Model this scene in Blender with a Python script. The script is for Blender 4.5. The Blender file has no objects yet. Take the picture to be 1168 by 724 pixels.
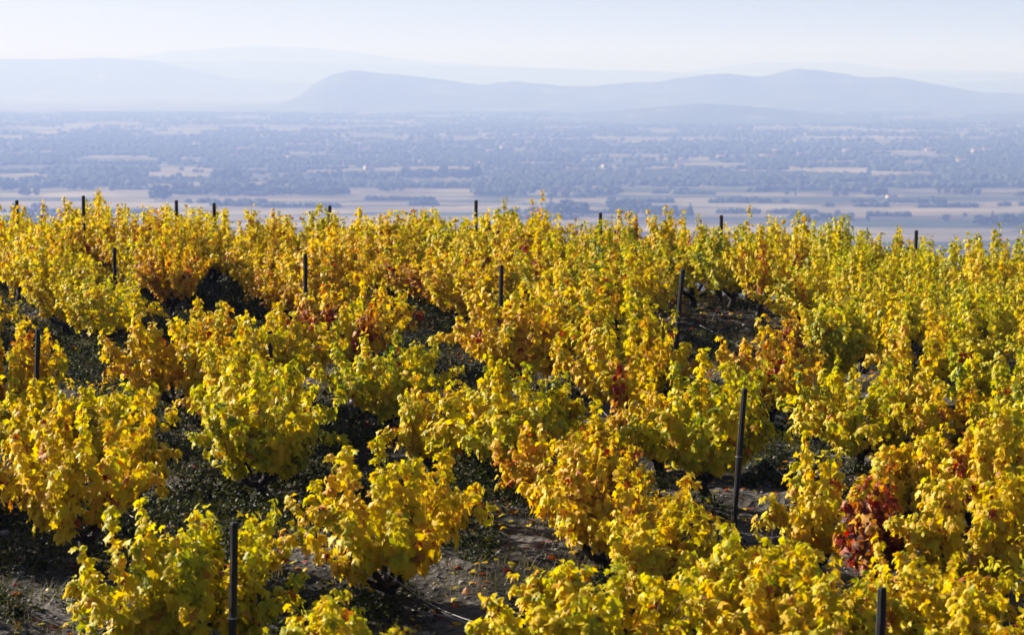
import bpy, math, random
import numpy as np
from mathutils import Vector, Matrix, noise
R = math.radians
scene = bpy.context.scene
C = scene.collection

# ------------------------------------------------------------------ camera, light, exposure
CAMZ = 205.0
FPX = 2758.0                      # focal length in pixels of the 1168 px wide photograph
PITCH = math.atan((362 - 80) / FPX)
cam_d = bpy.data.cameras.new("camera")
cam = bpy.data.objects.new("camera", cam_d); C.objects.link(cam)
cam_d.sensor_width = 36; cam_d.lens = 36 * FPX / 1168
cam_d.clip_start = 0.5; cam_d.clip_end = 80000
cam.location = (0, 0, CAMZ); cam.rotation_euler = (R(90) - PITCH, 0, 0)
cam_d.dof.use_dof = True; cam_d.dof.focus_distance = 29; cam_d.dof.aperture_fstop = 3.0
scene.camera = cam
SUN_EL, SUN_AZ = 24.0, -60.0      # azimuth from the view direction (+Y), negative = left
w = bpy.data.worlds.new("World"); scene.world = w; w.use_nodes = True
nt = w.node_tree; nt.nodes.clear()
sky = nt.nodes.new("ShaderNodeTexSky"); sky.sky_type = 'NISHITA'; sky.sun_disc = False
sky.sun_elevation = R(SUN_EL); sky.sun_rotation = R(SUN_AZ)
sky.altitude = 1500; sky.air_density = 0.6; sky.dust_density = 2.5; sky.ozone_density = 0.4
bg = nt.nodes.new("ShaderNodeBackground"); bg.inputs[1].default_value = 0.05
wo = nt.nodes.new("ShaderNodeOutputWorld")
nt.links.new(sky.outputs[0], bg.inputs[0]); nt.links.new(bg.outputs[0], wo.inputs[0])
sd = bpy.data.lights.new("sun", 'SUN'); sd.energy = 5.0; sd.angle = R(0.53); sd.color = (1, 0.935, 0.90)
so = bpy.data.objects.new("sun", sd); C.objects.link(so)
sdir = Vector((math.sin(R(SUN_AZ)) * math.cos(R(SUN_EL)), math.cos(R(SUN_AZ)) * math.cos(R(SUN_EL)), math.sin(R(SUN_EL))))
so.rotation_euler = sdir.to_track_quat('Z', 'Y').to_euler(); so.location = (-20, 10, 240)
vs = scene.view_settings
vs.view_transform = 'Standard'; vs.look = 'None'; vs.gamma = 1; vs.exposure = 1.17
scene.cycles.max_bounces = 6; scene.cycles.transmission_bounces = 3; scene.cycles.diffuse_bounces = 1; scene.cycles.use_denoising = True
scene.cycles.volume_bounces = 0

# ------------------------------------------------------------------ helpers
def tag(o, label=None, cat=None, group=None, kind=None):
    if label: o["label"] = label
    if cat: o["category"] = cat
    if group: o["group"] = group
    if kind: o["kind"] = kind
    return o
def empty(name, loc, rz=0):
    o = bpy.data.objects.new(name, None); C.objects.link(o)
    o.location = loc; o.rotation_euler = (0, 0, rz); o.empty_display_size = .2
    return o
def link(name, me, parent=None, loc=(0, 0, 0)):
    o = bpy.data.objects.new(name, me); C.objects.link(o); o.location = loc
    if parent: o.parent = parent
    return o
def npmesh(name, v, f, mat, smooth=False, attr=None):
    """v (n,3) and f a list of equal-length index rows, or (m,k) array"""
    me = bpy.data.meshes.new(name)
    v = np.asarray(v, np.float32); f = np.asarray(f, np.int32); k = f.shape[1]
    me.vertices.add(len(v)); me.vertices.foreach_set("co", v.ravel())
    me.loops.add(f.size); me.loops.foreach_set("vertex_index", f.ravel())
    me.polygons.add(len(f)); me.polygons.foreach_set("loop_start", np.arange(0, f.size, k, dtype=np.int32))
    if smooth: me.polygons.foreach_set("use_smooth", np.ones(len(f), bool))
    if attr is not None:
        for nm, arr in attr.items():
            a = me.attributes.new(nm, 'FLOAT', 'POINT'); a.data.foreach_set("value", np.asarray(arr, np.float32))
    me.update(calc_edges=True); me.materials.append(mat)
    return me
class Tubes:
    """tapered tubes collected into one mesh"""
    def __init__(s, sides=6): s.v = []; s.f = []; s.n = sides
    def add(s, pts, rad, cap=True):
        n = s.n; pts = [Vector(p) for p in pts]; rings = []
        for i, p in enumerate(pts):
            d = (pts[min(i + 1, len(pts) - 1)] - pts[max(i - 1, 0)]).normalized()
            a = d.cross(Vector((0.31, 0.9, 0.17))).normalized(); b = d.cross(a)
            base = len(s.v)
            for k in range(n):
                t = 2 * math.pi * k / n
                s.v.append(tuple(p + (a * math.cos(t) + b * math.sin(t)) * rad[i]))
            rings.append(base)
        for r0, r1 in zip(rings, rings[1:]):
            for k in range(n): s.f.append((r0 + k, r0 + (k + 1) % n, r1 + (k + 1) % n, r1 + k))
        if cap:
            for r0, p, fl in ((rings[0], pts[0], 1), (rings[-1], pts[-1], 0)):
                c = len(s.v); s.v.append(tuple(p))
                for k in range(n):
                    q = (r0 + (k + 1) % n, r0 + k) if fl else (r0 + k, r0 + (k + 1) % n)
                    s.f.append((q[0], q[1], c, c))
    def mesh(s, name, mat, smooth=True):
        me = bpy.data.meshes.new(name)
        me.from_pydata(s.v, [], [f if f[2] != f[3] else f[:3] for f in s.f])
        me.update(); me.materials.append(mat)
        if smooth: me.polygons.foreach_set("use_smooth", [True] * len(me.polygons))
        return me

# ------------------------------------------------------------------ materials
def newmat(name):
    m = bpy.data.materials.new(name); m.use_nodes = True
    t = m.node_tree; t.nodes.clear()
    o = t.nodes.new("ShaderNodeOutputMaterial")
    return m, t, o
def node(t, typ, **kw):
    n = t.nodes.new(typ)
    for k, v in kw.items(): setattr(n, k, v)
    return n
def ramp(t, stops, interp='LINEAR'):
    r = t.nodes.new("ShaderNodeValToRGB"); r.color_ramp.interpolation = interp
    while len(r.color_ramp.elements) < len(stops): r.color_ramp.elements.new(0.5)
    for e, (p, c) in zip(r.color_ramp.elements, stops): e.position = p; e.color = (*c, 1)
    return r
def simple(name, stops, scale=8, rough=0.8, bump=0.3, detail=6, spec=0.3, stretch=(1, 1, 1), dist=0.02):
    m, t, o = newmat(name)
    tc = node(t, "ShaderNodeTexCoord"); mp = node(t, "ShaderNodeMapping"); mp.inputs[3].default_value = stretch
    nz = node(t, "ShaderNodeTexNoise"); nz.inputs["Scale"].default_value = scale; nz.inputs["Detail"].default_value = detail
    r = ramp(t, stops); p = node(t, "ShaderNodeBsdfPrincipled")
    p.inputs["Roughness"].default_value = rough; p.inputs["Specular IOR Level"].default_value = spec
    t.links.new(tc.outputs["Object"], mp.inputs[0]); t.links.new(mp.outputs[0], nz.inputs["Vector"])
    t.links.new(nz.outputs[0], r.inputs[0]); t.links.new(r.outputs[0], p.inputs[0])
    if bump:
        b = node(t, "ShaderNodeBump"); b.inputs["Strength"].default_value = bump; b.inputs["Distance"].default_value = dist
        t.links.new(nz.outputs[0], b.inputs["Height"]); t.links.new(b.outputs[0], p.inputs["Normal"])
    t.links.new(p.outputs[0], o.inputs[0])
    return m

def leaf_material(name, stops, trans=0.42, spec=0.18):
    m, t, o = newmat(name)
    at = node(t, "ShaderNodeAttribute"); at.attribute_name = "tone"
    oi = node(t, "ShaderNodeObjectInfo"); sx = node(t, "ShaderNodeSeparateColor")
    t.links.new(oi.outputs["Color"], sx.inputs[0])
    ge = node(t, "ShaderNodeTexCoord")
    nz = node(t, "ShaderNodeTexNoise"); nz.inputs["Scale"].default_value = 28; nz.inputs["Detail"].default_value = 3
    t.links.new(ge.outputs["Object"], nz.inputs["Vector"])
    a = node(t, "ShaderNodeMath", operation='ADD'); t.links.new(at.outputs["Fac"], a.inputs[0]); t.links.new(sx.outputs[0], a.inputs[1])
    s = node(t, "ShaderNodeMath", operation='MULTIPLY_ADD'); s.inputs[1].default_value = 0.26; t.links.new(nz.outputs[0], s.inputs[0]); t.links.new(a.outputs[0], s.inputs[2])
    u = node(t, "ShaderNodeMath", operation='SUBTRACT'); u.inputs[1].default_value = 0.26; t.links.new(s.outputs[0], u.inputs[0])
    r = ramp(t, stops); t.links.new(u.outputs[0], r.inputs[0])
    p = node(t, "ShaderNodeBsdfPrincipled"); p.inputs["Roughness"].default_value = 0.5; p.inputs["Specular IOR Level"].default_value = spec
    tr = node(t, "ShaderNodeBsdfTranslucent"); mx = node(t, "ShaderNodeMixShader"); mx.inputs[0].default_value = trans
    sat = node(t, "ShaderNodeHueSaturation"); sat.inputs["Saturation"].default_value = 1.12; sat.inputs["Value"].default_value = 1.1
    t.links.new(r.outputs[0], p.inputs[0]); t.links.new(r.outputs[0], sat.inputs["Color"]); t.links.new(sat.outputs[0], tr.inputs[0])
    t.links.new(p.outputs[0], mx.inputs[1]); t.links.new(tr.outputs[0], mx.inputs[2]); t.links.new(mx.outputs[0], o.inputs[0])
    return m
M = {}
M['leaf'] = leaf_material("autumn_vine_leaf", [
    (0.00, (0.075, 0.13, 0.018)), (0.20, (0.22, 0.27, 0.018)), (0.36, (0.64, 0.56, 0.016)), (0.52, (0.78, 0.54, 0.014)),
    (0.66, (0.68, 0.37, 0.030)), (0.80, (0.42, 0.13, 0.025)), (0.92, (0.36, 0.022, 0.022)), (1.00, (0.13, 0.045, 0.025))])
M['weed'] = leaf_material("green_weed_leaf", [
    (0.0, (0.018, 0.024, 0.005)), (0.4, (0.045, 0.055, 0.009)), (0.6, (0.10, 0.095, 0.022)), (0.8, (0.26, 0.21, 0.11)), (1.0, (0.34, 0.28, 0.17))], 0.3, 0.08)
M['bark'] = simple("vine_bark", [(0.3, (0.012, 0.009, 0.007)), (0.7, (0.05, 0.036, 0.027))], 30, 0.9, 0.8, stretch=(1, 1, .25))
M['cane'] = simple("vine_cane", [(0.3, (0.10, 0.045, 0.022)), (0.7, (0.21, 0.11, 0.055))], 40, 0.6, 0)
M['post'] = simple("dark_post", [(0.3, (0.010, 0.009, 0.008)), (0.7, (0.028, 0.023, 0.020))], 25, 0.75, 0.5, stretch=(1, 1, .1))
M['wire'] = simple("galvanised_wire", [(0.3, (0.35, 0.34, 0.32)), (0.7, (0.55, 0.53, 0.50))], 20, 0.45, 0)
M['stone'] = simple("pale_stone", [(0.3, (0.16, 0.145, 0.125)), (0.7, (0.36, 0.33, 0.29))], 9, 0.9, 0.4)
M['tree'] = simple("far_tree_foliage", [(0.35, (0.022, 0.034, 0.014)), (0.65, (0.06, 0.075, 0.026))], 0.3, 0.9, 0)
M['tree_gold'] = simple("far_tree_autumn", [(0.35, (0.12, 0.085, 0.02)), (0.65, (0.24, 0.15, 0.035))], 0.3, 0.9, 0)
M['trunk'] = simple("far_tree_bark", [(0.3, (0.05, 0.035, 0.025)), (0.7, (0.1, 0.08, 0.06))], 1, 0.9, 0)
M['hill'] = simple("wooded_hill", [(0.35, (0.030, 0.042, 0.022)), (0.6, (0.055, 0.065, 0.032)), (0.72, (0.24, 0.22, 0.16))], 0.0035, 0.95, 0, 8)
M['render'] = simple("pale_wall_render", [(0.3, (0.42, 0.38, 0.32)), (0.7, (0.56, 0.52, 0.45))], 0.5, 0.9, 0)
M['tile'] = simple("clay_roof_tiles", [(0.3, (0.26, 0.12, 0.07)), (0.7, (0.38, 0.2, 0.12))], 1, 0.9, 0)
M['sheet'] = simple("white_metal_sheet", [(0.3, (0.75, 0.75, 0.74)), (0.7, (0.85, 0.85, 0.84))], 0.3, 0.35, 0, spec=.5)

# ------------------------------------------------------------------ terrain of the vineyard hill
DK = [(-40, -1.5), (-12, 0.2), (0, 1.7), (6, 3.4), (12, 4.9), (20, 5.02), (26, 4.87), (35, 4.52), (45, 4.28), (50, 4.35), (56, 5.0), (70, 9.5),
      (100, 21), (200, 62), (400, 132), (700, 196), (800, 206.5), (2000, 209)]
DX = np.array([k[0] for k in DK], float); DY = np.array([k[1] for k in DK], float)
def drop(y):
    """smoothed table of metres below the camera"""
    y = np.asarray(y, float)
    wd = np.clip(0.05 * np.abs(y), 1.5, 40)
    return (np.interp(y - wd, DX, DY) + np.interp(y, DX, DY) * 2 + np.interp(y + wd, DX, DY)) / 4
def G(x, y):
    f = np.clip((np.asarray(y, float) - 18) / 28, 0, 1.2)
    xx = np.clip(x, -60, 60)
    t = 0.060 * f * np.maximum(0, xx) + 0.012 * f * np.maximum(0, -xx - 2)
    und = 0.05 * np.sin(xx * 0.9 + y * 0.35) + 0.04 * np.sin(y * 0.8 - xx * 0.5)
    return CAMZ - drop(y) - t + und * np.clip((60 - y) / 10, 0, 1)
def ray(u, v):
    a = (u - 584) / FPX; b = (362 - v) / FPX
    d = Vector((a, math.cos(PITCH) + b * math.sin(PITCH), -math.sin(PITCH) + b * math.cos(PITCH)))
    return d
def ground_at(u, v):
    """where the line of sight through photograph pixel (u, v) meets the vineyard ground"""
    d = ray(u, v); t = 10.0
    while t < 80:
        if CAMZ + d.z * t < G(d.x * t, d.y * t): break
        t += 0.05
    return d.x * t, d.y * t
def plain_at(u, v):
    d = ray(u, v); t = -CAMZ / d.z
    return d.x * t, d.y * t
def project(x, y, z):
    z = z - CAMZ
    c, s = math.cos(PITCH), math.sin(PITCH)
    f = y * c - z * s; up = y * s + z * c
    return 584 + FPX * x / f, 362 - FPX * up / f

def sheet(name, xs, ys, zf, mat, smooth=True):
    X, Y = np.meshgrid(xs, ys); Z = zf(X, Y)
    v = np.stack([X.ravel(), Y.ravel(), Z.ravel()], 1)
    nx, ny = len(xs), len(ys); i = np.arange((ny - 1) * (nx - 1)); r, c = i // (nx - 1), i % (nx - 1)
    b = r * nx + c
    return npmesh(name, v, np.stack([b, b + 1, b + nx + 1, b + nx], 1), mat, smooth)

def vnoise(x, y, seed=0):
    """value noise on arrays"""
    x = np.asarray(x, float) + seed * 17.3; y = np.asarray(y, float) + seed * 9.7
    xi, yi = np.floor(x).astype(np.int64), np.floor(y).astype(np.int64); xf, yf = x - xi, y - yi
    def h(a, b):
        n = (a * 374761393 + b * 668265263 + seed * 1442695) & 0x7fffffff
        n = ((n ^ (n >> 13)) * 1274126177) & 0x7fffffff
        return ((n ^ (n >> 16)) & 0xffff) / 65535.0
    sx, sy = xf * xf * (3 - 2 * xf), yf * yf * (3 - 2 * yf)
    return (h(xi, yi) * (1 - sx) + h(xi + 1, yi) * sx) * (1 - sy) + (h(xi, yi + 1) * (1 - sx) + h(xi + 1, yi + 1) * sx) * sy
def fbm(x, y, o=4, seed=0):
    return sum(vnoise(x * 2 ** k, y * 2 ** k, seed + k) / 2 ** k for k in range(o)) / (2 - 2 ** (1 - o))

# soil
m, t, o = newmat("vineyard_soil")
tc = node(t, "ShaderNodeTexCoord")
n1 = node(t, "ShaderNodeTexNoise"); n1.inputs["Scale"].default_value = 0.55; n1.inputs["Detail"].default_value = 5
n2 = node(t, "ShaderNodeTexNoise"); n2.inputs["Scale"].default_value = 14; n2.inputs["Detail"].default_value = 8
vo = node(t, "ShaderNodeTexVoronoi"); vo.inputs["Scale"].default_value = 9
r1 = ramp(t, [(0.44, (0.022, 0.018, 0.012)), (0.64, (0.15, 0.133, 0.112))])
r2 = ramp(t, [(0.3, (0.45, 0.45, 0.45)), (0.7, (1.35, 1.32, 1.28))])
mx = node(t, "ShaderNodeMix", data_type='RGBA', blend_type='MULTIPLY'); mx.inputs[0].default_value = 1
p = node(t, "ShaderNodeBsdfPrincipled"); p.inputs["Roughness"].default_value = 0.95; p.inputs["Specular IOR Level"].default_value = 0.15
bp = node(t, "ShaderNodeBump"); bp.inputs["Strength"].default_value = 0.6; bp.inputs["Distance"].default_value = 0.05
ad = node(t, "ShaderNodeMath", operation='ADD')
for n_ in (n1, n2, vo): t.links.new(tc.outputs["Object"], n_.inputs["Vector"])
t.links.new(n1.outputs[0], r1.inputs[0]); t.links.new(n2.outputs[0], r2.inputs[0])
t.links.new(r1.outputs[0], mx.inputs[6]); t.links.new(r2.outputs[0], mx.inputs[7]); t.links.new(mx.outputs[2], p.inputs[0])
t.links.new(n2.outputs[0], ad.inputs[0]); t.links.new(vo.outputs[0], ad.inputs[1]); t.links.new(ad.outputs[0], bp.inputs["Height"])
t.links.new(bp.outputs[0], p.inputs["Normal"]); t.links.new(p.outputs[0], o.inputs[0]); M['soil'] = m

def soil_z(X, Y):
    near = (1 - np.clip((np.abs(X) - 12) / 6, 0, 1)) * np.clip((Y - 8) / 6, 0, 1) * np.clip((60 - Y) / 5, 0, 1)
    return G(X, Y) + near * (0.10 * (fbm(X * 1.6, Y * 1.6, 3, 3) - .5) + 0.10 * (fbm(X * 6, Y * 6, 3, 7) - .5))
xs = np.unique(np.concatenate([np.arange(-400, -20, 12), np.arange(-20, -13, 1), np.arange(-13, 13.01, .11), np.arange(14, 20.1, 1), np.arange(24, 401, 12)]))
ys = np.unique(np.concatenate([np.arange(-60, 14, 2), np.arange(14, 56, .13), np.arange(56, 110, 2), np.arange(110, 1001, 15)]))
hill = link("vineyard_ground", sheet("vineyard_ground", xs, ys, soil_z, M['soil'])); tag(hill, kind="structure")

# plain: a patchwork of fields
m, t, o = newmat("patchwork_plain")
tc = node(t, "ShaderNodeTexCoord")
def fields(sx, sy, rot, rnd):
    mp = node(t, "ShaderNodeMapping"); mp.inputs[3].default_value = (sx, sy, 1); mp.inputs[2].default_value = (0, 0, R(rot))
    v_ = node(t, "ShaderNodeTexVoronoi", distance='CHEBYCHEV'); v_.inputs["Scale"].default_value = 1; v_.inputs["Randomness"].default_value = rnd
    t.links.new(tc.outputs["Object"], mp.inputs[0]); t.links.new(mp.outputs[0], v_.inputs["Vector"])
    s_ = node(t, "ShaderNodeSeparateColor"); t.links.new(v_.outputs["Color"], s_.inputs[0]); return s_
fa = fields(1 / 330, 1 / 85, 8, 0.95); fb = fields(1 / 900, 1 / 600, -12, 1.0)
ra = ramp(t, [(0.0, (0.045, 0.06, 0.03)), (0.20, (0.19, 0.155, 0.105)), (0.34, (0.25, 0.21, 0.14)), (0.50, (0.09, 0.075, 0.055)), (0.66, (0.10, 0.11, 0.05)), (0.78, (0.30, 0.26, 0.18)), (0.92, (0.20, 0.165, 0.12))], 'CONSTANT')
rb = ramp(t, [(0.0, (0.8, 0.8, 0.8)), (1.0, (1.2, 1.15, 1.1))])
mx = node(t, "ShaderNodeMix", data_type='RGBA', blend_type='MULTIPLY'); mx.inputs[0].default_value = 1
nz = node(t, "ShaderNodeTexNoise"); nz.inputs["Scale"].default_value = 0.006; nz.inputs["Detail"].default_value = 8
rn = ramp(t, [(0.35, (0.75, 0.78, 0.75)), (0.65, (1.15, 1.1, 1.05))]); mx2 = node(t, "ShaderNodeMix", data_type='RGBA', blend_type='MULTIPLY'); mx2.inputs[0].default_value = 1
p = node(t, "ShaderNodeBsdfPrincipled"); p.inputs["Roughness"].default_value = 1; p.inputs["Specular IOR Level"].default_value = 0.1
t.links.new(fa.outputs[0], ra.inputs[0]); t.links.new(fb.outputs[0], rb.inputs[0])
t.links.new(ra.outputs[0], mx.inputs[6]); t.links.new(rb.outputs[0], mx.inputs[7])
t.links.new(tc.outputs["Object"], nz.inputs["Vector"]); t.links.new(nz.outputs[0], rn.inputs[0])
t.links.new(mx.outputs[2], mx2.inputs[6]); t.links.new(rn.outputs[0], mx2.inputs[7]); t.links.new(mx2.outputs[2], p.inputs[0]); t.links.new(p.outputs[0], o.inputs[0])
M['plain'] = m
pl = link("plain_ground", sheet("plain_ground", np.linspace(-20000, 20000, 41), np.linspace(-2000, 34000, 41), lambda X, Y: X * 0, M['plain'])); tag(pl, kind="structure")

# far hills: each range a ridge with real depth, its crest drawn from (u, v) points of the skyline
def hill_range(name, pts, dist, depth, front, seed, rough=3.0):
    us = [p_[0] for p_ in pts]; vs_ = [p_[1] for p_ in pts]
    x0 = (us[0] - 584) / FPX * dist; x1 = (us[-1] - 584) / FPX * dist
    xs = np.linspace(x0, x1, 260)
    hz = np.array([max(-5, CAMZ - (np.interp(584 + x * FPX / dist, us, vs_) - 80) / FPX * dist) for x in xs])
    hz = hz + (fbm(xs / 350, xs * 0, 4, seed + 50) - .5) * (55 if seed == 1 else 22) * np.clip(hz / 150, 0, 1)
    ys = np.linspace(dist - front, dist + depth, 40)
    def zf(X, Y):
        H = np.interp(X, xs, hz)
        t_ = np.clip((Y - (dist - front)) / front, 0, 1); b_ = np.clip((dist + depth - Y) / depth, 0, 1)
        prof = np.where(Y < dist, t_ ** 1.3 * (1.15 - .15 * t_), b_ ** 1.2)
        n_ = (fbm(X / 420, Y / 420, 4, seed) - .5)
        return -4 + (H + 4) * prof * (1 + n_ * 0.5 * (1 - prof)) + n_ * rough * 4 * prof
    o_ = link(name, sheet(name, xs, ys, zf, M['hill'])); tag(o_, kind="structure"); return o_
hill_range("hill_ridge", [(-300, 124), (200, 123), (320, 119), (345, 108), (362, 96), (380, 86), (400, 82), (430, 84), (500, 92), (550, 98), (590, 92), (640, 97), (700, 98),
           (750, 92), (772, 86), (800, 84), (830, 82), (860, 86), (905, 80), (930, 81), (960, 87), (1010, 88), (1060, 96), (1110, 104), (1300, 112)], 13500, 1500, 1600, 1)
hill_range("hill_ridge", [(-100, 140), (600, 139), (650, 134), (700, 126), (760, 120), (800, 117), (850, 120), (900, 125), (960, 131), (1050, 136), (1100, 133), (1160, 129), (1300, 128)], 9800, 700, 800, 2, 2)
hill_range("hill_ridge", [(-500, 70), (0, 67), (50, 66), (130, 66), (180, 69), (215, 78), (260, 88), (400, 100), (900, 104), (1020, 100), (1080, 94), (1170, 90), (1700, 92)], 20000, 2000, 1500, 3)
hill_range("hill_ridge", [(-600, 74), (100, 71), (300, 70), (430, 73), (600, 77), (760, 82), (900, 88), (1000, 84), (1200, 84), (1800, 86)], 24000, 2000, 1500, 4)
hill_range("hill_ridge", [(-700, 80), (100, 72), (200, 58), (290, 52), (350, 54), (400, 58), (470, 68), (600, 77), (780, 82), (860, 71), (960, 70), (1010, 78), (1200, 82), (1900, 84)], 28500, 2000, 1500, 5)

# ------------------------------------------------------------------ haze
m, t, o = newmat("blue_haze")
pv = node(t, "ShaderNodeVolumePrincipled"); pv.inputs["Density"].default_value = 2.0e-4
pv.inputs["Color"].default_value = (0.32, 0.455, 0.98, 1); pv.inputs["Absorption Color"].default_value = (.80, .78, 1, 1); pv.inputs["Anisotropy"].default_value = 0.10
t.links.new(pv.outputs[0], o.inputs["Volume"])
x0, x1, y0, y1, z0, z1 = -20500, 20500, -2500, 34500, -6, 515
hv = [(x, y, z) for x in (x0, x1) for y in (y0, y1) for z in (z0, z1)]
hf = [(0, 1, 3, 2), (4, 6, 7, 5), (0, 4, 5, 1), (2, 3, 7, 6), (0, 2, 6, 4), (1, 5, 7, 3)]
hz_ = link("haze", npmesh("haze", hv, hf, m)); tag(hz_, kind="stuff")

# ------------------------------------------------------------------ far trees
def ico():
    import bmesh
    bm = bmesh.new(); bmesh.ops.create_icosphere(bm, subdivisions=1, radius=1)
    v = np.array([x.co[:] for x in bm.verts]); f = np.array([[a.index for a in q.verts] for q in bm.faces]); bm.free(); return v, f
IV, IF = ico()
def blobs(centres, radii, rng, squash=0.85, jit=0.22):
    n = len(centres)
    v = IV[None] * np.asarray(radii)[:, None, None] * (1 + rng.uniform(-jit, jit, (n, len(IV), 1)))
    v[:, :, 2] *= squash
    v = v + np.asarray(centres)[:, None, :]
    f = IF[None] + (np.arange(n) * len(IV))[:, None, None]
    return v.reshape(-1, 3), f.reshape(-1, 3)
def far_tree_mesh(seed, tall):
    rng = np.random.default_rng(seed); n = 26 if not tall else 18
    c = []; r = []
    for i in range(n):
        a = rng.uniform(0, 6.28); h = rng.uniform(0, 1)
        if tall: rad = 0.10 * (1 - h * .6); z = .12 + h * .82; rr = .11 * (1.15 - h * .7)
        else: rad = .33 * math.sqrt(rng.uniform(0, 1)) * (1 - (h - .4) ** 2); z = .22 + h * .62; rr = rng.uniform(.11, .19) * (1.1 - h * .4)
        c.append((rad * math.cos(a), rad * math.sin(a), z)); r.append(rr)
    v, f = blobs(c, r, rng)
    return npmesh("crown", v, f, M['tree_gold'] if seed == 5 else M['tree'])
far_meshes = [far_tree_mesh(s, s in (3, 4)) for s in range(6)]
tt = Tubes(5); tt.add([(0, 0, -.02), (0.01, 0, .2), (0, 0.01, .5)], [.03, .022, .012]); far_trunk = tt.mesh("trunk", M['trunk'])
ORD = "first second third fourth fifth sixth seventh eighth ninth tenth eleventh twelfth thirteenth fourteenth fifteenth sixteenth seventeenth eighteenth nineteenth twentieth".split()
def ordinal(i, n, side="left"):
    if n == 1: return "the only one"
    if i == 0: return "leftmost"
    if i == n - 1: return "rightmost"
    return ORD[i] + " from left"
proto_far = {}
def far_tree(x, y, h, k, label, group, rnd):
    root = empty("tree", (x, y, 0), rnd.uniform(0, 6.28)); root.scale = (h * rnd.uniform(1.0, 1.7), h * rnd.uniform(1.0, 1.6), h)
    tag(root, label, "tree", group)
    link("crown", far_meshes[k], root); link("trunk", far_trunk, root)
# (u0, u1, base v, height px, kind or None, where)
COPSES = [
    (0, 18, 218, 12, None, "copse at the left edge of the plain"), (20, 46, 223, 9, None, "low clump right of the left-edge copse"),
    (74, 106, 217, 12, None, "dense oblong copse above the left vines"), (122, 160, 204, 12, None, "copse in the pale field at upper left"),
    (124, 132, 218, 9, None, "small pair below the upper left copse"), (174, 191, 229, 18, None, "tall clump just behind the left crest vines"),
    (198, 290, 222, 13, None, "long belt above the tall left crest post"), (242, 274, 206, 14, None, "round wood above the long belt"),
    (280, 284, 222, 21, 3, "belt near its right end"), (292, 392, 223, 11, None, "belt running on above the crest left of centre"),
    (350, 392, 203, 9, None, "low oblong wood left of centre"), (430, 462, 219, 9, None, "loose clump at centre left of the plain"),
    (458, 492, 204, 14, None, "rounded wood above the centre crest"), (502, 546, 204, 14, None, "wide dark wood over the centre"),
    (624, 668, 246, 18, None, "wood just right of the tallest centre vine"), (694, 724, 240, 14, None, "clump right of the two pale trees"),
    (733, 790, 248, 13, None, "hedge row over the right of centre vines"), (697, 709, 222, 10, None, "small pair in the field right of centre"),
    (764, 786, 221, 7, None, "low clump in the pale field"), (893, 912, 223, 7, None, "little clump at the right field's left side"),
    (950, 968, 224, 9, None, "clump mid way in the right field"), (988, 1010, 224, 12, None, "loose clump in the right field"),
    (1068, 1120, 222, 9, None, "long low wood in the right field"), (1040, 1068, 231, 6, None, "thin hedge beside the small white house"),
    (986, 996, 253, 16, 3, "pointed pair behind the right crest"), (1074, 1086, 252, 12, 0, "lone round clump at the right"),
    (1098, 1103, 247, 6, 1, "little bush in the right field"), (1112, 1180, 256, 13, None, "row at the right edge behind the crest"),
    (900, 975, 252, 10, None, "hazy row just over the right crest vines"), (642, 646, 226, 12, 5, "pale autumn spot by the centre wood"),
    (724, 732, 236, 12, 5, "pale pair right of centre"),
]
rnd = random.Random(11)
for (u0, u1, vb, hp, kind, where) in COPSES:
    span = u1 - u0; n = max(1, round(span / 8.5)); pos = []
    for i in range(n):
        for row in range(2 if span > 15 and i % 2 == 0 else 1):
            u = u0 + (i + .5) * span / n + rnd.uniform(-1.5, 1.5); pos.append((u, vb - row * 2.5 + rnd.uniform(-1, 1)))
    pos.sort()
    for i, (u, v) in enumerate(pos[:20]):
        x, y = plain_at(u, v); k = kind if kind is not None else rnd.choice([0, 1, 2, 0, 1, 2, 4])
        h = hp * rnd.uniform(.75, 1.12) * y / FPX
        lab = ("golden tree, " if k == 5 else "hazy tree, ") + ordinal(i, len(pos)) + " in " + where
        far_tree(x, y, h, k, lab, "trees dotting the hazy plain", rnd)
# woods too far and too many to count: one object
rng = np.random.default_rng(5)
cs = []; rs = []
def wood(u, v, size):
    x = (u - 584) / FPX; d = CAMZ * FPX / np.maximum(v - 80, 12)
    cs.append(np.stack([x * d, d, size * .4], 1)); rs.append(size)
N = 60000
v = 128 + 86 * rng.uniform(0, 1, N) ** 1.25; u = rng.uniform(-260, 1430, N)
dens = fbm(u / 75, v / 1.9, 4, 21) * .75 + fbm(u / 150, v / 14, 2, 8) * .25
thr = np.interp(v, [128, 150, 182, 195, 205, 222], [.485, .505, .525, .55, .57, .59])
k = dens > thr; u, v = u[k], v[k]
wood(u, v, rng.uniform(4, 9, len(u)))
for (u0, u1, va, vb, n) in [(800, 985, 201, 207, 420), (1025, 1230, 199, 205, 420), (560, 800, 198, 208, 500), (65, 280, 174, 177, 260), (-100, 60, 182, 188, 200), (430, 620, 176, 184, 300), (0, 1168, 160, 172, 900),
                            (620, 960, 209, 211, 160), (1100, 1300, 163, 166, 60), (540, 700, 215, 222, 100), (280, 560, 181, 187, 300), (195, 400, 217, 221, 150), (430, 545, 212, 214, 60), (850, 980, 216, 218, 60), (1040, 1200, 211, 213, 70), (-60, 110, 206, 209, 60)]:
    n *= 2; u = rng.uniform(u0, u1, n); v = rng.uniform(va, vb, n); k = fbm(u / 30, v / 4, 2, 5) > .38
    wood(u[k], v[k], rng.uniform(5, 10, k.sum()))
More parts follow.
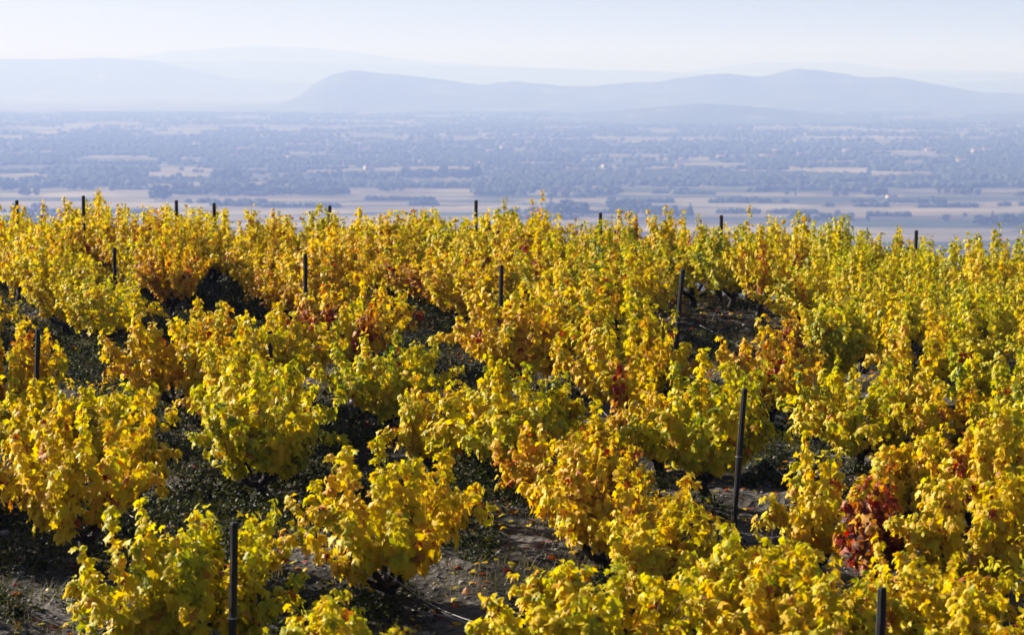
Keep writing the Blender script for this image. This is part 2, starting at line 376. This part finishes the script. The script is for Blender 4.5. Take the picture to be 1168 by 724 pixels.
for i in range(95):        # thin hedgerows along the field edges
    v0 = 142 + 110 * rng.uniform() ** .8; u0 = rng.uniform(-150, 1250); L = rng.uniform(18, 120) * (1.3 if v0 < 190 else 1)
    n = int(L * 1.5); u = np.sort(rng.uniform(u0, u0 + L, n)); v = v0 + (u - u0) * rng.uniform(-.012, .012) + rng.uniform(-.25, .25, n)
    k = fbm(u / 12, u * 0 + i * 3.1, 2, 61) > .36; wood(u[k], v[k], rng.uniform(2.5, 6.5, k.sum()))
vv, ff = blobs(np.concatenate(cs), np.concatenate(rs), rng, 0.8)
wd = link("distant_woodland", npmesh("distant_woodland", vv, ff, M['tree'])); tag(wd, "dark hazy woods and hedgerows spread over the far plain", "woodland", None, "stuff")

# ------------------------------------------------------------------ far houses
def box_mesh(name, sx, sy, z0, z1, mat):
    v = [(x, y, z) for x in (-sx / 2, sx / 2) for y in (-sy / 2, sy / 2) for z in (z0, z1)]
    return npmesh(name, v, [(0, 1, 3, 2), (4, 6, 7, 5), (0, 4, 5, 1), (2, 3, 7, 6), (0, 2, 6, 4), (1, 5, 7, 3)], mat)
def gable(name, sx, sy, z, h, mat, e=.4):
    a, b = sx / 2 + e, sy / 2 + e; zz = z + .05
    v = [(-a, -b, zz), (a, -b, zz), (a, b, zz), (-a, b, zz), (-a, 0, zz + h), (a, 0, zz + h)]
    me = bpy.data.meshes.new(name); me.from_pydata(v, [], [(0, 1, 5, 4), (2, 3, 4, 5), (0, 4, 3), (1, 2, 5), (3, 2, 1, 0)]); me.materials.append(mat); return me
hw = box_mesh("wall", 16, 10, -.5, 6.5, M['render']); hr = gable("roof", 16, 10, 6.5, 2.6, M['tile'])
sw = box_mesh("wall", 70, 30, -.5, 9, M['sheet']); sr = gable("roof", 70, 30, 9, 3, M['sheet'])
HOUSES = [(1017, 228, "h", "small white house alone in the right field"), (943, 171, "h", "white house speck in the far right town"), (1113, 174, "h", "left one of two bright house specks at far right"),
          (1125, 174, "h", "right one of two bright house specks at far right"), (1096, 186, "h", "reddish house above the dark belt at right"), (421, 194, "h", "pale house beside the wood left of centre"),
          (60, 103, "s", "glinting white shed, leftmost of the far sheds"), (140, 106, "s", "white shed, second of the far left sheds"), (197, 107, "s", "white shed, third of the far left sheds"),
          (222, 107, "s", "white shed, rightmost of the far left sheds"), (697, 136, "h", "pale building below the central ridge"), (225, 166, "h", "pale farmhouse on the left plain"),
          (150, 139, "h", "pale building cluster's left house at far left"), (180, 139, "h", "pale building cluster's right house at far left"), (845, 149, "h", "long pale roof below the low right hill"),
          (1150, 148, "h", "long pale roof near the right edge"), (640, 152, "h", "pale house under the central ridge"), (575, 170, "h", "small pale house at the centre of the plain"),
          (508, 160, "h", "small pale house left of the plain's centre"), (330, 168, "h", "faint house in the left middle of the plain"), (745, 163, "h", "faint house right of the plain's centre"),
          (880, 182, "h", "pale house in front of the right woods"), (1040, 165, "h", "pale house in the right middle distance"), (980, 160, "h", "faint farmhouse between the right woods")]
for (u, v, kd, lab) in HOUSES:
    x, y = plain_at(u, v); rt = empty("farmhouse" if kd == "h" else "shed", (x, y, 0), rnd.uniform(-.6, .9))
    tag(rt, lab, "house" if kd == "h" else "shed", "buildings scattered over the plain")
    s_ = 1 if kd == "h" else (1.3 if v < 110 else .7); s_ *= 1 if v > 200 else 1.2; rt.scale = (s_, s_, s_ if kd == "h" else 2.0 * s_)
    link("wall", hw if kd == "h" else sw, rt); link("roof", hr if kd == "h" else sr, rt)

for i in range(90):        # tiny pale specks of the hazy towns
    u = rnd.uniform(-40, 1210); v = rnd.uniform(134, 192)
    if fbm(u / 60, v / 8, 2, 91) < .5: continue
    x, y = plain_at(u, v); rt = empty("farmhouse", (x, y, 0), rnd.uniform(-.8, .9)); s_ = rnd.uniform(.7, 1.3); rt.scale = (s_, s_, s_)
    tag(rt, "tiny pale house speck among the hazy woods of the plain", "house", "house specks of the hazy towns")
    link("wall", hw, rt); link("roof", hr, rt)

# ------------------------------------------------------------------ grapevines
LO = [(0, 0), (.20, -.13), (.42, -.06), (.50, .16), (.37, .30), (.55, .56), (.40, .66), (.22, .62), (.13, .88), (0, 1.02)]
OUT = np.array(LO + [(-x, y) for x, y in LO[-2:0:-1]] + [(0, .36)])      # outline, then centre
NO = len(OUT) - 1
LFACE = np.array([(NO, i, (i + 1) % NO) for i in range(NO)])
LO2 = [(0, 0), (.38, -.08), (.52, .25), (.48, .62), (.14, .82), (0, 1.0)]
OUT2 = np.array(LO2 + [(-x, y) for x, y in LO2[-2:0:-1]] + [(0, .36)]); NO2 = len(OUT2) - 1
LFACE2 = np.array([(NO2, i, (i + 1) % NO2) for i in range(NO2)])
def leaves(pos, nrm, tip, size, tone, rng, simple_=False):
    """one mesh of many lobed, cupped leaves"""
    out, fc = (OUT2, LFACE2) if simple_ else (OUT, LFACE)
    n = len(pos); nrm = nrm / np.linalg.norm(nrm, axis=1, keepdims=True)
    tip = tip - nrm * (tip * nrm).sum(1, keepdims=True); tip /= np.linalg.norm(tip, axis=1, keepdims=True) + 1e-9
    sid = np.cross(tip, nrm)
    x = out[:, 0][None] * rng.uniform(.8, 1.12, (n, 1)); y = out[:, 1][None] * np.ones((n, 1))
    x = x + rng.normal(0, .03, x.shape); y = y + rng.normal(0, .03, y.shape)
    cup = rng.uniform(-.2, 2.3, (n, 1)); curl = rng.uniform(-.2, 1.5, (n, 1)); roll = rng.normal(0, .45, (n, 1))
    z = -cup * x * x - curl * np.clip(y - .3, 0, 1) ** 2 + roll * x * y + rng.normal(0, .03, x.shape)
    P = pos[:, None] + size[:, None, None] * (sid[:, None] * x[..., None] + tip[:, None] * y[..., None] + nrm[:, None] * z[..., None])
    F = fc[None] + (np.arange(n) * out.shape[0])[:, None, None]
    return P.reshape(-1, 3), F.reshape(-1, 3), np.repeat(tone, out.shape[0])
def vine_meshes(seed, W, H, dens=1.0, red=0.0, lean=0.0, simple_=False, lf=1.0):
    """W crown width, H height in metres; returns trunk, canes, foliage meshes. Tones: 0.5 is yellow."""
    rng = np.random.default_rng(seed); rr = random.Random(seed)
    tk = Tubes(7); cn = Tubes(4)
    hz = rr.uniform(.24, .34) * H / 1.6
    bx, by = rr.uniform(-.1, .1), rr.uniform(-.1, .1)
    pts = [(0, 0, -.12), (bx * .2, by * .3, hz * .3), (bx * 1.1, by * 1.0, hz * .65), (bx, by, hz)]
    tk.add(pts, [.085, .068, .06, .08])
    heads = []
    na = rr.randint(5, 7)
    for i in range(na):
        a = i * 6.283 / na + rr.uniform(-.4, .4); L = rr.uniform(.16, .34) * W / 1.5
        e = (bx + L * math.cos(a), by + L * math.sin(a), hz + rr.uniform(.08, .24))
        mid = (bx + L * .5 * math.cos(a + .2), by + L * .5 * math.sin(a + .2), hz + rr.uniform(.0, .08))
        tk.add([(bx, by, hz - .03), mid, e], [.048, .034, .028]); heads.append((Vector(e), a))
    P = []; Nn = []; Tp = []; S = []; T = []
    ns = int(round(na * 5.4 * dens))
    bush_bias = rng.normal(0, .02)
    for s in range(ns):
        e, a = heads[s % na]; a2 = a + rr.gauss(0, .6)
        out = rr.uniform(.12, 1.0); L = (H - e.z) * rr.uniform(.72, 1.12) * (1.05 - .25 * out * out); reach = W * .56 * out - .05
        droop = rr.uniform(.1, 1.6) * out; k = 11; path = []
        wob = rr.uniform(-.12, .12)
        for i in range(k):
            t_ = i / (k - 1)
            r_ = reach * (1 - (1 - t_) ** 1.7) * rr.uniform(.97, 1.03)
            z_ = e.z + L * (t_ - droop * 1.3 * max(0, t_ - .35) ** 1.7)
            path.append(Vector((e.x + r_ * math.cos(a2 + wob * t_) + lean * t_ * .3, e.y + r_ * math.sin(a2 + wob * t_), max(z_, .15))))
        cn.add(path, [.0055 - .003 * i / (k - 1) for i in range(k)], cap=False)
        st = rng.normal(0, .045); isred = rng.uniform() < red
        nn = int(33 / lf * dens * (L / 1.0)) + 6
        ts = np.sort(rng.uniform(.02, 1.03, nn))
        for t_ in ts:
            q = min(t_, .9999) * (k - 1); i = int(q); c = path[i].lerp(path[i + 1], q - i)
            for rep in range(1 if rng.uniform() > .42 else 2):
                b = rng.uniform(0, 6.283); pr = rng.uniform(.01, .10) * (1.1 - .45 * t_)
                off = np.array([math.cos(b) * pr, math.sin(b) * pr, rng.uniform(-.05, .05)])
                pos = np.array(c) + off
                o2 = np.array([pos[0] - bx, pos[1] - by, 0]); o2 /= np.linalg.norm(o2) + .05
                nrm = o2 * rng.uniform(.25, .9) + off / (pr + .01) * .45 + np.array([0, 0, rng.uniform(.25, .9)]) + rng.normal(0, .33, 3)
                tipd = np.array([0, 0, -1.0]) + off / (pr + .01) * .5 + o2 * .3 + rng.normal(0, .4, 3)
                P.append(pos); Nn.append(nrm); Tp.append(tipd)
                S.append(lf * rng.uniform(.050, .108) * (1.15 - .42 * t_ ** 2))
                tn = .50 + st + bush_bias + rng.normal(0, .075) - .018 - .05 * (t_ > .85)
                if isred: tn += rng.uniform(.18, .42) * (0.5 + .5 * (t_ < .8))
                elif rng.uniform() < .07: tn += rng.uniform(.12, .36)
                T.append(tn)
    v_, f_, a_ = leaves(np.array(P), np.array(Nn), np.array(Tp), np.array(S), np.array(T), rng, simple_)
    fol = npmesh("foliage", v_, f_, M['leaf'], False, {"tone": a_})
    return tk.mesh("trunk", M['bark']), cn.mesh("canes", M['cane']), fol

TONE = {  # shift of the leaf tone: negative is greener, positive is more orange
    "lime": (-.085, "lime yellow"), "lemon": (-.035, "bright lemon yellow"), "yellow": (0, "bright yellow"), "gold": (.025, "golden yellow"),
    "amber": (.05, "amber gold"), "orange": (.10, "orange-tinged"), "rust": (.16, "rust red"), "green": (-.20, "greenish")}
# (u of trunk, base v, width px, height px, tone, red share, label) in pixels of the photograph
VINES = [
    (95, 652, 172, 215, "gold", 0, "large golden vine spilling leaves at the left edge, above the bottom-left vine"),
    (212, 795, 168, 215, "lemon", 0, "lemon yellow vine at bottom left, growing around the short dark post"),
    (372, 850, 130, 180, "lemon", 0, "low lemon yellow vine cut by the bottom edge, right of the bottom-left post"),
    (432, 700, 195, 198, "yellow", 0, "broad bright yellow vine standing alone over dark ground, left of centre foreground"),
    (668, 822, 190, 185, "lemon", 0, "bright lemon vine cut by the bottom edge at centre"),
    (640, 610, 118, 140, "orange", .04, "orange-tinged vine behind the golden clump at centre foreground"),
    (700, 660, 160, 155, "gold", 0, "full golden vine in the centre foreground clump"),
    (752, 715, 110, 140, "gold", 0, "narrow golden vine at the clump's lower right, centre foreground"),
    (835, 770, 140, 175, "lemon", 0, "lemon yellow vine below the tall leaning post right of centre"),
    (900, 800, 150, 175, "yellow", 0, "yellow vine at the bottom edge, left of the short bottom-right post"),
    (290, 584, 140, 182, "lime", 0, "tall lime yellow vine with a shaded right side, left of centre"),
    (452, 495, 105, 118, "lime", 0, "small lime yellow vine behind the lone broad foreground vine"),
    (500, 548, 88, 120, "yellow", 0, "yellow vine at the left of the middle clump"),
    (578, 568, 125, 156, "lime", 0, "wide lime and gold vine in the middle of the picture"),
    (806, 574, 132, 165, "lime", 0, "lime yellow vine just left of the tall leaning post"),
    (718, 487, 108, 135, "gold", .05, "golden vine between the two tall posts right of centre"),
    (597, 450, 138, 132, "amber", 0, "rounded amber gold vine over a dark trunk beside the stony lane"),
    (875, 492, 108, 119, "orange", .05, "orange-tinged vine beneath the small crimson patch"),
    (975, 540, 128, 128, "lime", 0, "lime yellow vine with bare dark arms showing below, right"),
    (938, 665, 90, 155, "yellow", 0, "upright yellow vine left of the rust-red vine"),
    (1000, 694, 76, 158, "rust", .75, "rust-red vine among yellow ones above the bottom-right post"),
    (1082, 548, 105, 135, "yellow", .03, "yellow vine right of the lime vine with bare arms"),
    (1092, 700, 150, 175, "gold", 0, "broad golden vine right of the rust-red vine"),
    (1052, 775, 140, 150, "yellow", 0, "yellow vine hiding the foot of the bottom-right post"),
    (1150, 650, 120, 190, "gold", .12, "tall golden vine with rusty leaves at the right edge"),
    (1135, 830, 165, 170, "gold", 0, "golden vine in the bottom-right corner"),
    (965, 828, 120, 165, "lemon", 0, "lemon vine at the bottom edge just left of the short post"),
    (2, 505, 92, 135, "amber", 0, "amber vine at the left edge left of the leaning post"),
    (48, 560, 108, 125, "yellow", 0, "yellow vine beneath the leaning post at the left edge"),
    (120, 560, 90, 118, "lemon", 0, "lemon vine behind the large golden left-edge vine"),
    (402, 430, 110, 108, "amber", .25, "amber vine with rust red leaves on its right, left of centre"),
    (275, 470, 120, 125, "gold", 0, "golden vine behind the tall lime vine"),
    (200, 480, 110, 130, "amber", 0, "amber-bottomed vine at the end of the dark left lane"),
    (335, 460, 80, 105, "yellow", .05, "yellow vine in front of the slim post left of centre"),
    (1140, 520, 105, 135, "lime", 0, "lime yellow vine at the right edge, mid height"),
    (1040, 470, 105, 120, "yellow", .04, "yellow vine above the lime vine with bare arms"),
    (950, 452, 68, 108, "lime", 0, "narrow lime vine right of the crimson patch"),
    (1040, 620, 90, 120, "gold", 0, "golden vine directly behind the rust-red vine"),
    (1110, 610, 110, 130, "yellow", .1, "yellow vine flecked with red near the right edge"),
    (785, 330, 60, 70, "lime", 0, "small lime vine on the crest side of the slim tall post"),
    (984, 425, 95, 95, "lime", 0, "lime yellow vine in front of the short post at right"),
    (690, 540, 70, 70, "lime", 0, "low lime vine at the lower end of the stony lane"),
    (755, 545, 80, 110, "yellow", 0, "yellow vine between the stony lane and the leaning post"),
]
SKU = [0, 20, 50, 100, 150, 180, 205, 230, 270, 287, 300, 340, 400, 450, 500, 540, 585, 610, 627, 650, 700, 760, 820, 875, 920, 960, 985, 1003, 1050, 1082, 1105, 1130, 1150, 1168]
SKV = [232, 238, 228, 226, 228, 242, 244, 236, 232, 256, 242, 231, 236, 235, 232, 234, 223, 234, 264, 250, 245, 240, 250, 235, 245, 250, 252, 264, 272, 274, 260, 252, 255, 265]
# patches of open ground seen between the vines: (u, v, half width, half height)
CLEAR = [(120, 415, 75, 35), (30, 395, 18, 12), (205, 520, 22, 40), (240, 590, 45, 25), (415, 480, 30, 25), (530, 400, 48, 28), (665, 455, 30, 24), (800, 385, 28, 40), (880, 545, 30, 50),
         (590, 640, 35, 40), (500, 700, 45, 25), (330, 400, 14, 12), (1020, 425, 14, 12), (930, 400, 12, 12), (247, 326, 14, 5), (500, 385, 34, 14), (345, 385, 12, 10), (905, 442, 12, 14), (1085, 480, 10, 8), (895, 490, 14, 30), (690, 620, 15, 25), (15, 620, 25, 60),
         (125, 680, 20, 20), (575, 575, 20, 18), (1110, 470, 10, 8), (700, 500, 20, 12)]
def size_at(x, y): return FPX / (y * math.cos(PITCH) + 0.5)
vines = []       # x, y, W, H, tone, red, label, seed
for (u, v, wp, hp, tone, red, lab) in VINES:
    x, y = ground_at(u, v); k = size_at(x, y)
    vines.append([x, y, wp / k * 1.22, hp / k * 1.0, TONE[tone][0], red, lab, tone])
n_hand = len(vines)
rnd = random.Random(4)
hand = [(a[0], a[1]) for a in vines]
dx, dy = .35, -.937            # direction of the rows
for r in range(-14, 16):
    for s in range(-40, 41):
        bx = r * 2.1; by = 38.0
        x = bx + s * 1.3 * dx + rnd.uniform(-.12, .12); y = by + s * 1.3 * dy + rnd.uniform(-.16, .16) + r * .2
        jt = [rnd.random() for _ in range(6)]
        if y < 17.5 or y > 51.5 or abs(x) > y * .2118 + 1.2: continue
        z = float(G(x, y)); u, vb = project(x, y, z); _, vt = project(x, y, z + 1.45); k = size_at(x, y)
        if min((x - a) ** 2 + (y - b) ** 2 for a, b in hand) < 1.05 ** 2: continue
        if vb > 575 and -10 < u < 1178: continue
        W = (1.2 + .42 * jt[0]); H = 1.2 + .5 * jt[1]
        if y > 43.5:      # the crest line: as tall as the photograph's skyline
            tv = float(np.interp(u, SKU, SKV)) + (jt[1] ** 1.5) * 16 + (10 if y < 46.5 else 0) - 5
            H = min(1.85, max(.9, (vb - tv) / k))
        hw_ = W * k * .46
        bad = False
        for (cu, cv, cw, ch) in CLEAR:
            if abs(u - cu) < hw_ + cw * .6 and vt - ch * .6 < cv < vb - 12 + ch * .6: bad = True; break
        if jt[5] < .07 and y < 43: bad = True
        if bad: continue
        # colours drift over the slope as in the photograph: greener to the right, gold and amber on the left
        nz_ = fbm(u / 150.0, vb / 70.0, 3, 31)
        tn = -.045 - .085 * max(0, (u - 600) / 584) + (float(nz_) - .5) * .27 + (jt[2] - .5) * .16
        if vb < 420 and u < 420: tn += .02
        red = 0.0
        if jt[3] < .11: red = .12 + .2 * jt[4]
        vines.append([x, y, W, H, tn, red, None, None])
for (xx, yy) in [(-8.15, 46.2), (-9.9, 47.0), (-9.0, 47.8), (-6.9, 47.3), (-6.1, 48.1), (-5.3, 47.0), (-4.6, 48.0), (0.2, 47.5), (1.0, 48.2), (-9.4, 45.6), (-6.4, 45.7)]:
    z = float(G(xx, yy)); u, vb = project(xx, yy, z)
    H = max(1.1, (vb - float(np.interp(u, SKU, SKV)) + 3) / size_at(xx, yy)); vines.append([xx, yy, 1.35, H, .0 + rnd.uniform(-.05, .06), 0, None, None])
print("vines", len(vines), "hand", n_hand)
# named by look and place
def tone_words(t_):
    return "greenish" if t_ < -.12 else "lime yellow" if t_ < -.05 else "bright yellow" if t_ < .03 else "golden yellow" if t_ < .09 else "amber" if t_ < .15 else "orange-tinged"
fill = vines[n_hand:]
for a in fill: a.append(project(a[0], a[1], float(G(a[0], a[1])) + 1.0))
COLS = [(-1e9, 150, "at the left edge"), (150, 300, "around tallest crest post"), (300, 450, "left of centre"), (450, 584, "below highest crest vine"), (584, 740, "between centre and slim post"),
        (740, 880, "behind the slim tall post"), (880, 1030, "above the crimson patch"), (1030, 1e9, "by the right edge")]
BANDS = [(47.5, 99, "crest line"), (43.5, 47.5, "line before the crest"), (39.5, 43.5, "far lines"), (36, 39.5, "middle distance"), (31, 36, "nearer middle"), (0, 31, "near lines")]
for (y0_, y1_, bn) in BANDS:
    for (u0_, u1_, cn_) in COLS:
        g_ = sorted([a for a in fill if y0_ <= a[1] < y1_ and u0_ <= a[8][0] < u1_], key=lambda a: a[8][0])
        for i, a in enumerate(g_):
            a[6] = f"{tone_words(a[4])} vine, {ordinal(i, len(g_))}, {bn} {cn_}"
# crown meshes: near vines their own, far vines share a set
variants = []
for i in range(30):
    variants.append(vine_meshes(500 + i, 1.4, 1.6, .92 if i % 3 else .75, [0, 0, 0, 0, .18, 0][i % 6], lf=.84))
redv = [i for i in range(30) if i % 6 == 4]; plainv = [i for i in range(30) if i % 6 != 4]
for i, a in enumerate(vines):
    x, y, W, H, tn, red, lab = a[:7]
    rt = empty("grapevine", (x, y, float(G(x, y))), 0)
    tag(rt, lab, "grapevine", "autumn grapevines in rows")
    if i < n_hand:
        ms = vine_meshes({1: 2107, 3: 2003}.get(i, 1000 + i), W, H, 1.3 if i == 1 else 1.15 if W > 1 else .75, red)
    else:
        k_ = rnd.choice(redv if red else plainv); ms = variants[k_]
        rt.rotation_euler[2] = rnd.uniform(0, 6.28); rt.scale = (W / 1.4, W / 1.4, H / 1.6)
    for nm, me in zip(("trunk", "canes", "foliage"), ms):
        c_ = link(nm, me, rt)
        if nm == "foliage": c_.color = (tn + .13, 0, 0, 1)
# a small crimson seedling vine between the yellow ones
x, y = ground_at(900, 470); rt = empty("grapevine", (x, y, float(G(x, y)))); tag(rt, "small crimson red vine shoot glowing among yellow vines, right of the slim post", "grapevine", "autumn grapevines in rows")
for nm, me in zip(("trunk", "canes", "foliage"), vine_meshes(3001, .36, 1.42, .6, 1.0)):
    c_ = link(nm, me, rt); c_.color = (.23, 0, 0, 1)

# ------------------------------------------------------------------ posts
# (u top, v top, u base, v base, label)
POSTS = [(848, 443, 836, 604, "tall black leaning post right of centre, bare down to its foot"), (778, 308, 768, 432, "slim tall black post leaning right beside open ground"),
         (270, 594, 263, 822, "short-looking black post rising from the bottom-left vine"), (1003, 668, 998, 868, "black post at bottom right with lit top, cut by bottom edge"),
         (46, 376, 40, 518, "leaning black post at the left edge above yellow vines"), (309, 378, 309, 480, "slim post in front of dark gap left of centre"),
         (349, 290, 349, 395, "slim post showing between vines below the crest, left of centre"), (572, 303, 571, 400, "short stub of post amid vines at centre"),
         (19, 226, 19, 315, "crest post nearest the left edge"), (95, 221, 95, 310, "thin crest post, second from the left edge"),
         (201, 226, 200, 312, "tallest-looking crest post, black against the pale plain"), (244, 229, 244, 312, "crest post just right of the tallest-looking one"),
         (376, 232, 376, 312, "crest post left of centre, rising among leaves"), (543, 226, 543, 312, "crest post with a leaf on its top at centre"), (685, 240, 685, 322, "crest post stub right of the highest crest vine"),
         (823, 243, 823, 326, "crest post over the greenish vines at right"), (1046, 260, 1045, 340, "crest post in the gap near the right edge"), (1162, 276, 1162, 360, "post at the extreme right edge on the crest"),
         (132, 283, 132, 370, "post stub deep among the left vines"), (984, 324, 984, 395, "post among greenish vines at right")]
pg = "black vineyard posts"
for i, (ut, vt, ub, vb, lab) in enumerate(POSTS):
    if vt < 280 and i != 17 or ut > 1150:
        vt += 3; y = 47.2 + .5 * (i % 3); x = (ub - 584) / FPX * y; vb = project(x, y, float(G(x, y)))[1]
    else: x, y = ground_at(ub, vb)
    z = float(G(x, y)); k = size_at(x, y)
    h = (vb - vt) / k / math.cos(PITCH * 1.0); lx = (ut - ub) / k
    rt = empty("vineyard_post", (x, y, z)); tag(rt, lab, "post", pg)
    tb = Tubes(8); n = 6; rr = random.Random(70 + i); wr = .033 if y < 30 else .036
    tb.add([(lx * q / n + rr.uniform(-.004, .004), rr.uniform(-.004, .004), h * q / n - (.15 if q == 0 else 0)) for q in range(n)] + [(lx * .99, 0, h - .015), (lx, 0, h)],
           [wr * rr.uniform(.94, 1.06) for _ in range(n)] + [wr, wr * .75])
    link("stake", tb.mesh("stake", M['post'], False), rt)
    if y < 40:
        cl = Tubes(5); zc = h * .52; cx = lx * .52
        cl.add([(cx + (wr + .006) * math.cos(a), (wr + .006) * math.sin(a), zc) for a in [j * math.pi / 6 for j in range(13)]], [.004] * 13)
        link("wire_tie", cl.mesh("wire_tie", M['wire']), rt)

# ------------------------------------------------------------------ slack wires and dead canes
# control points (u, v of the ground below, height above ground)
WIRES = [([(850, 560, .75), (870, 575, .55), (905, 590, .35), (935, 600, .10)], "slack pale wire hanging right from the tall leaning post", "wire"),
         ([(632, 455, .35), (660, 462, .2), (690, 480, .10), (712, 500, .05)], "pale wire lying along the stony lane at centre", "wire"),
         ([(440, 715, .5), (490, 720, .25), (540, 770, .45), (585, 790, .5)], "pale loose wire beside the broad foreground vine", "wire"),
         ([(798, 402, .45), (820, 410, .4), (850, 425, .35)], "pale wire behind the slim tall post", "wire"),
         ([(925, 420, .35), (945, 425, .32), (960, 432, .25)], "short pale wire in the dark gap at right", "wire"),
         ([(137, 640, .55), (150, 645, .50), (168, 655, .5), (186, 665, .42)], "curly pale tendril over the gap between the two left foreground vines", "cane"),
         ([(470, 700, .03), (520, 712, .05), (560, 728, .03)], "pale dead cane lying on the ground at bottom centre", "cane")]
for pts, lab, cat in WIRES:
    P = []
    for (u, v, h) in pts:
        x, y = ground_at(u, v); P.append(Vector((x, y, float(G(x, y)) + h)))
    L = []
    for i in range(len(P) - 1):
        a = P[max(i - 1, 0)]; b = P[i]; c = P[i + 1]; d = P[min(i + 2, len(P) - 1)]
        for q in range(8):
            s = q / 8; L.append(0.5 * ((2 * b) + (c - a) * s + (2 * a - 5 * b + 4 * c - d) * s * s + (3 * b - a - 3 * c + d) * s ** 3))
    L.append(P[-1]); org = L[0].copy(); tb = Tubes(5); tb.add([q - org for q in L], [.003 if cat == "wire" else .0045] * len(L))
    o_ = link("trellis_wire" if cat == "wire" else "dead_cane", tb.mesh("wire", M['wire']), None, org); tag(o_, lab, cat)

# ------------------------------------------------------------------ ground cover
rng = np.random.default_rng(77)
def scatter(n, y0=16.5, y1=53):
    y = np.sqrt(rng.uniform(y0 ** 2, y1 ** 2, n)); x = rng.uniform(-1, 1, n) * (y * .2118 + .8)
    return x, y
# leafy weeds in patches
x, y = scatter(330000)
pn = fbm(x * .8, y * .8, 3, 41) + .10 * (x < -1) - .10 * ((x > 0))
k = pn > .50; x, y = x[k], y[k]; n = len(x); hgt = np.clip((pn[k] - .48) * 2.2, 0.01, .36) * rng.uniform(.1, 1, n)
pos = np.stack([x, y, soil_z(x, y) + hgt], 1)
tn = rng.uniform(.25, .85, n) - .22; nr = np.stack([rng.normal(0, .6, n), rng.normal(0, .6, n), np.ones(n)], 1); sz = rng.uniform(.018, .05, n)
cx, cy = scatter(1500); k = fbm(cx * .8, cy * .8, 3, 41) + .10 * (cx < -1) > .53; cx, cy = cx[k], cy[k]; m_ = 130       # leafy tufts
rad = np.repeat(rng.uniform(.09, .26, len(cx)), m_); ct = np.repeat(rng.normal(.22, .13, len(cx)), m_); cx = np.repeat(cx, m_); cy = np.repeat(cy, m_)
dv = rng.normal(0, 1, (len(cx), 3)); dv[:, 2] = np.abs(dv[:, 2]); dv /= np.linalg.norm(dv, axis=1, keepdims=True); q = rng.uniform(.45, 1.05, len(cx))[:, None]
p2 = np.stack([cx, cy, soil_z(cx, cy)], 1) + dv * q * rad[:, None] * np.array([1, 1, 1.0])
pos = np.concatenate([pos, p2]); nr = np.concatenate([nr, dv + rng.normal(0, .5, dv.shape) + [0, 0, .4]]); tn = np.concatenate([tn, ct + rng.normal(0, .08, len(cx))]); sz = np.concatenate([sz, rng.uniform(.018, .042, len(cx))])
vv, ff, aa = leaves(pos, nr, rng.normal(0, 1, (len(pos), 3)), sz, tn, rng, True)
o_ = link("weeds", npmesh("weeds", vv, ff, M['weed'], False, {"tone": aa})); o_.color = (.1, 0, 0, 1); tag(o_, "low green weeds covering the ground between vines", "weeds", None, "stuff")
# dry grass blades
x, y = scatter(170000); pn = fbm(x * 1.3, y * 1.3, 3, 51); k = pn > .50; x, y = x[k], y[k]; n = len(x)
z = soil_z(x, y); a = rng.uniform(0, 6.28, n); h = rng.uniform(.03, .16, n); ln = rng.uniform(.0, 1.2, n)
p0 = np.stack([x, y, z - .01], 1); sd_ = np.stack([np.cos(a), np.sin(a), a * 0], 1) * .0035
tipo = np.stack([np.cos(a + 1.5) * ln * h, np.sin(a + 1.5) * ln * h, h], 1)
mid = p0 + tipo * .55 + np.array([0, 0, .015]); vv = np.stack([p0 - sd_, p0 + sd_, mid + sd_ * .7, mid - sd_ * .7, p0 + tipo], 1).reshape(-1, 3)
b_ = (np.arange(n) * 5)[:, None]; ff = np.concatenate([b_ + [0, 1, 2], b_ + [0, 2, 3], b_ + [3, 2, 4]])
o_ = link("dry_grass", npmesh("dry_grass", vv, ff, M['weed'], False, {"tone": np.repeat(rng.uniform(.33, .93, n), 5)})); o_.color = (.13, 0, 0, 1); tag(o_, "dry pale grass tufts on the lanes between vines", "grass", None, "stuff")
# stones
x, y = scatter(22000); sz = rng.uniform(.008, .024, len(x)) * (1 + 2.0 * (rng.uniform(0, 1, len(x)) > .95))
vv, ff = blobs(np.stack([x, y, soil_z(x, y) + sz * .2], 1), sz, rng, .6, .3)
o_ = link("stones", npmesh("stones", vv, ff, M['stone'])); tag(o_, "small pale stones strewn over the soil", "stones", None, "stuff")
# fallen leaves
x, y = scatter(10000); n = len(x); pos = np.stack([x, y, soil_z(x, y) + .02], 1)
vv, ff, aa = leaves(pos, np.stack([rng.normal(0, .4, n), rng.normal(0, .4, n), np.ones(n)], 1), rng.normal(0, 1, (n, 3)), rng.uniform(.05, .09, n), rng.uniform(.38, .93, n), rng, True)
o_ = link("fallen_leaves", npmesh("fallen_leaves", vv, ff, M['leaf'], False, {"tone": aa})); o_.color = (.13, 0, 0, 1); tag(o_, "brown and amber fallen leaves on the soil", "leaves", None, "stuff")
